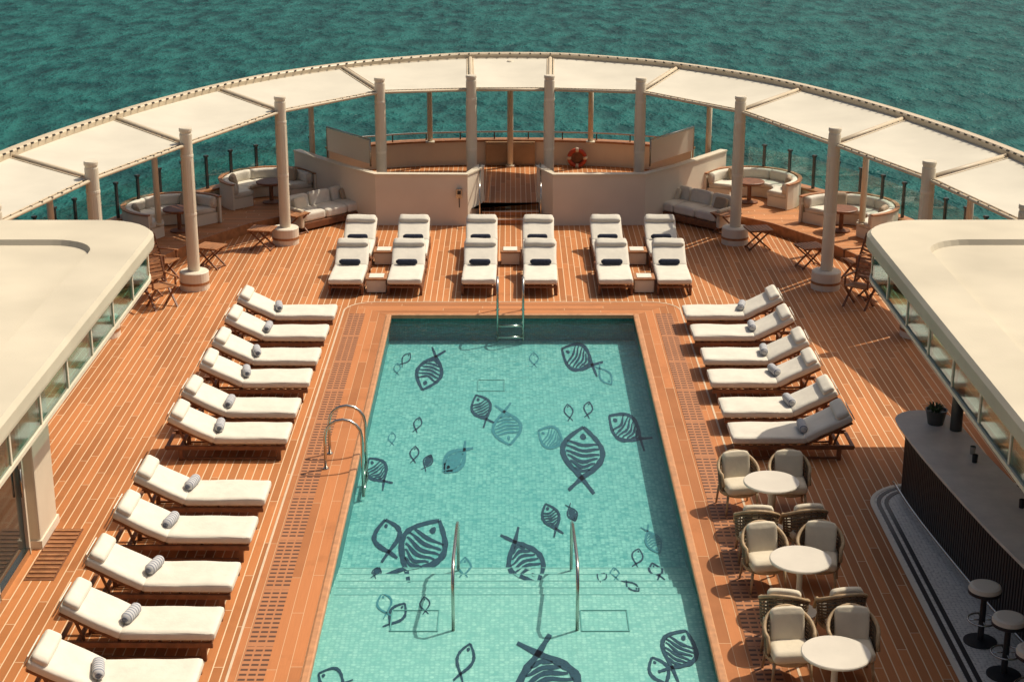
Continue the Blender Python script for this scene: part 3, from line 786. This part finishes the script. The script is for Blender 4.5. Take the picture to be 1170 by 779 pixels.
# ------------------------------------------------------------------ deckhouses
def deckhouse(sg):
    root = empty('deckhouse')
    X0, X1 = 5.42, 12.2; Y0, Y1 = 3.0, 25.35
    def mir(pts): return [(sg * x, y) for x, y in pts]
    outer = rrect(X0, Y0, X1, Y1, (.2, .2, .3, .95)); inner = rrect(X0 + .72, Y0 + .5, X1 - .5, Y1 - 1.35, (.2, .2, .3, .7))
    b = B('roof_slab'); t = bmesh.new()
    o, i_ = mir(outer), mir(inner); n = len(o)
    def ring(pts, z): return [t.verts.new((*p, z)) for p in pts]
    def off(pts, k):
        return [(p[0] + k * (q[0] - p[0]), p[1] + k * (q[1] - p[1])) for p, q in zip(pts, i_)]
    rs = [ring(off(o, .12), 3.12), ring(off(o, .01), 3.16), ring(o, 3.2), ring(o, 3.34), ring(off(o, .06), 3.40), ring(off(o, .97), 3.41), ring(i_, 3.33)]
    for a, c in zip(rs, rs[1:]):
        for k in range(n): t.faces.new((a[k], a[(k + 1) % n], c[(k + 1) % n], c[k]))
    f1 = t.faces.new(rs[0]); f2 = t.faces.new(rs[-1]); bmesh.ops.triangulate(t, faces=[f1, f2])
    b._add(t, ROOFM); b.done(parent=root)
    cur = [(X0 + .10 + .85 - .85 * math.cos(R(a)), 24.3 + .85 * math.sin(R(a))) for a in range(0, 91, 10)] + [(12, 25.15)]
    path = [(sg * (X0 + .1), 4.0)] + mir(cur)
    zb = 2.66
    b = B('clerestory_glass'); b.sweep(path, [(-.012, zb + .05), (-.012, 3.13), (.012, 3.13), (.012, zb + .05)], GLASST); b.done(parent=root)
    b = B('clerestory_frame'); b.sweep(path, [(-.04, zb), (-.04, zb + .05), (.04, zb + .05), (.04, zb)], WHITE)
    y = 4.5
    while y < 24.3:
        b.box((sg * (X0 + .1), y, (zb + 3.13) / 2), (.05, .05, 3.1 - zb), WHITE); y += 1.25
    for a in (20, 55): b.box((sg * (X0 + .95 - .85 * math.cos(R(a))), 24.3 + .85 * math.sin(R(a)), (zb + 3.13) / 2), (.05, .05, 3.1 - zb), WHITE)
    b.done(parent=root)
    b = B('ceiling'); b.box((sg * 9, 14.5, 3.07), (6.6, 19.6, .08), WHITE2); b.done(parent=root)
    if sg < 0:
        b = B('wall'); b.box((-8.6, 12.0, 1.5), (4.1, 17.2, 3.0), WHITE2); b.done(parent=root)
        b = B('end_pier'); b.box((-6.62, 21.0, 1.5), (.50, .85, 3.02), WHITE, bev=.03); b.box((-6.62, 21.0, .06), (.54, .9, .12), WHITE2); b.done(parent=root)
        b = B('sliding_glass_door')
        for k in range(5):
            y = 19.7 - k * 1.45
            b.box((-6.53, y, 1.3), (.03, 1.36, 2.45), DGLASS)
            for yy in (y - .7, y + .7): b.box((-6.51, yy, 1.3), (.08, .06, 2.6), WHITE)
            b.box((-6.51, y, 2.58), (.08, 1.4, .08), WHITE); b.box((-6.51, y, .05), (.08, 1.4, .1), STEEL)
            b.cyl((-6.46, y + .55, .9), (-6.46, y + .55, 1.3), .015, STEEL)
        b.done(parent=root)
    else:
        b = B('wall'); b.box((10.2, 12.5, 1.5), (1.2, 18.0, 3.0), WHITE2); b.done(parent=root)
        b = B('support_post'); b.cyl((6.35, 22.1, 0), (6.35, 22.1, 3.1), .085, DSTEEL, n=20); b.lathe((6.35, 22.1, 0), [(.13, 0), (.13, .06), (.09, .07)], STEEL); b.done(parent=root)
        b = B('support_post'); b.cyl((9.8, 24.2, 0), (9.8, 24.2, 3.1), .085, WHITE, n=20); b.done(parent=root)
    return root
deckhouse(-1); deckhouse(1)
b = B('door_drain_grate'); b.poly([(-6.35, 19.6), (-5.95, 19.6), (-5.95, 21.2), (-6.35, 21.2)], .006, WOOD)
for k in range(12): b.box((-6.15, 19.7 + .13 * k, .012), (.36, .05, .012), WOODL)
b.done()

# ------------------------------------------------------------------ bar
b = B('bar_tile_floor')
fl = rrect(5.22, 11, 9.55, 22.75, (.1, .1, .1, .8)); b.poly(fl, .006, HEX); b.done()
b = B('bar_floor_border')
edge = [(5.22, 11)] + [(6.02 - .8 * math.cos(R(a)), 21.95 + .8 * math.sin(R(a))) for a in range(0, 91, 10)] + [(9.5, 22.75)]
for o, mt in ((0, WHITE2), (-.09, BLACK), (-.2, BLACK)):
    b.sweep(edge, [(o - .03, .007), (o + .03, .007), (o + .03, .014), (o - .03, .014)], mt)
b.done()
barp = catmull([(6.02, 22.45), (6.07, 21.4), (6.2, 20.0), (6.38, 18.5), (6.62, 17.0), (6.95, 15.2), (7.3, 13.5)], 6)
def capsule(path, hw):
    Lf, Rt = [], []
    for i, p in enumerate(path):
        a = path[max(0, i - 1)]; c = path[min(len(path) - 1, i + 1)]; d = Vector((c[0] - a[0], c[1] - a[1])).normalized()
        Lf.append((p[0] - d.y * hw, p[1] + d.x * hw)); Rt.append((p[0] + d.y * hw, p[1] - d.x * hw))
    p = path[0]; c = path[1]; d = Vector((c[0] - p[0], c[1] - p[1])).normalized()
    nx, ny = -d.y, d.x
    seq = [(p[0] + hw * (nx * math.cos(math.pi * k / 10) - d.x * math.sin(math.pi * k / 10)), p[1] + hw * (ny * math.cos(math.pi * k / 10) - d.y * math.sin(math.pi * k / 10))) for k in range(1, 10)]
    return seq, Lf, Rt
def barshape(hw):
    s, Lf, Rt = capsule(barp, hw)
    return Lf[::-1] + s + Rt
b = B('bar_counter')
b.prism(barshape(.28), .0, 1.05, BLACK)
b.prism(barshape(.42), 1.052, 1.11, GREYST)
b.prism(barshape(.45), 1.112, 1.122, GREYST)
s_, Lf_, Rt_ = capsule(barp, .30)
for side in (Lf_, Rt_):
    for x, y, a in along(side, .075): b.box((x, y, .52), (.045, .03, .95), SLAT, Matrix.Rotation(a, 4, 'Z'))
b.tube([(x, y, .18) for x, y in capsule(barp, .42)[2]], .02, STEEL, 8)
b.done()
b = B('back_bar_cabinet'); b.box((8.9, 17.2, .5), (.7, 8.5, 1.0), BLACK, bev=.01); b.box((8.88, 17.2, 1.03), (.76, 8.6, .05), GREYST)
for z in (1.45, 1.85): b.box((9.35, 17.2, z), (.28, 7.5, .03), WOODL)
for k in range(36):
    z = random.choice((1.05, 1.465, 1.865)); y = 13.8 + k * .2
    b.lathe((9.3, y, z), [(.035, 0), (.035, .18), (.013, .22), (.013, .29)], random.choice((DGLASS, WOODL, LEAF, GREYST)), 10)
b.done()
b = B('under_bar_sink'); b.box((7.5, 20.6, .45), (.5, 2.6, .9), STEEL, bev=.01, rot=RZ(-5)); b.box((7.5, 20.6, .92), (.54, 2.64, .04), STEEL, rot=RZ(-5)); b.done()
b = B('potted_plant')
b.lathe((0, 0, 0), [(.11, 0), (.15, .2), (.16, .22), (.14, .22), (.13, .19)], DSTEEL, 24)
for k in range(46):
    a = random.uniform(0, 6.28); t = random.uniform(.2, 1.0); ln = random.uniform(.06, .14)
    d = Vector((math.cos(a) * t * .7, math.sin(a) * t * .7, 1)).normalized()
    p0 = Vector((math.cos(a) * .06, math.sin(a) * .06, .18)); p1 = p0 + d * ln; p2 = p1 + Vector((d.x, d.y, -.1)) * .07; w = Vector((-math.sin(a), math.cos(a), 0)) * .014
    b.quadstrip([p0 - w * .4, p1 - w, p2], [p0 + w * .4, p1 + w, p2 + Vector((.002, 0, 0))], LEAF)
b.done((6.12, 22.35, 1.122))
for k, (x, y) in enumerate(((6.35, 21.2), (6.3, 20.9), (6.5, 19.4))):
    b = B('bar_tumbler'); b.lathe((0, 0, 0), [(.035, 0), (.04, .11), (.037, .11), (.032, .01)], BLACK if k else STEEL, 16); b.done((x, y, 1.122))
b = B('bar_stool')
b.lathe((0, 0, 0), [(.2, 0), (.2, .02), (.04, .04), (.035, .64), (.08, .66)], BLACK, 24)
b.lathe((0, 0, .66), [(.17, 0), (.19, .015), (.195, .05), (.185, .09), (.15, .105)], WHITE2, 28)
b.lathe((0, 0, .655), [(.192, 0), (.2, .01), (.2, .04), (.192, .045)], BLACK, 28)
b.tube([(.17 * math.cos(2 * math.pi * k / 20), .17 * math.sin(2 * math.pi * k / 20), .3) for k in range(20)], .012, STEEL, 6, True)
for k in range(4): b.cyl((0, 0, .3), (.17 * math.cos(k * math.pi / 2), .17 * math.sin(k * math.pi / 2), .3), .009, STEEL, n=6)
BS = b.mesh()
for x, y in ((5.68, 17.95), (5.74, 17.15), (5.8, 16.4), (5.9, 15.65)): inst(BS, 'bar_stool', (x, y, 0))

# ------------------------------------------------------------------ camera, light
cam = bpy.data.cameras.new('camera'); co = bpy.data.objects.new('camera', cam); COL.objects.link(co)
co.location = (0, 0, 9.78); co.rotation_euler = (R(90 - 18.33), 0, -.00105)
cam.sensor_width = 36; cam.lens = 58.46; cam.clip_end = 6000; cam.clip_start = .1
S.camera = co
ld = Vector((-.58, -.36, -1)).normalized()
sun = bpy.data.lights.new('sun', 'SUN'); so = bpy.data.objects.new('sun', sun); COL.objects.link(so)
sun.energy = 4.0; sun.angle = R(.53); sun.color = (1, .90, .73)
so.rotation_euler = ld.to_track_quat('-Z', 'Y').to_euler(); so.location = (20, 30, 40)
w = bpy.data.worlds.new('World'); S.world = w; w.use_nodes = True
nt = w.node_tree; bg = nt.nodes['Background']
sk = nt.nodes.new('ShaderNodeTexSky'); sk.sky_type = 'NISHITA'; sk.sun_disc = False
sk.sun_elevation = math.asin(-ld.z); sk.sun_rotation = math.atan2(-ld.x, -ld.y); sk.dust_density = 7.0; sk.ozone_density = .5
nt.links.new(sk.outputs[0], bg.inputs[0]); bg.inputs[1].default_value = .085
S.view_settings.view_transform = 'Standard'; S.view_settings.look = 'None'; S.view_settings.exposure = 0
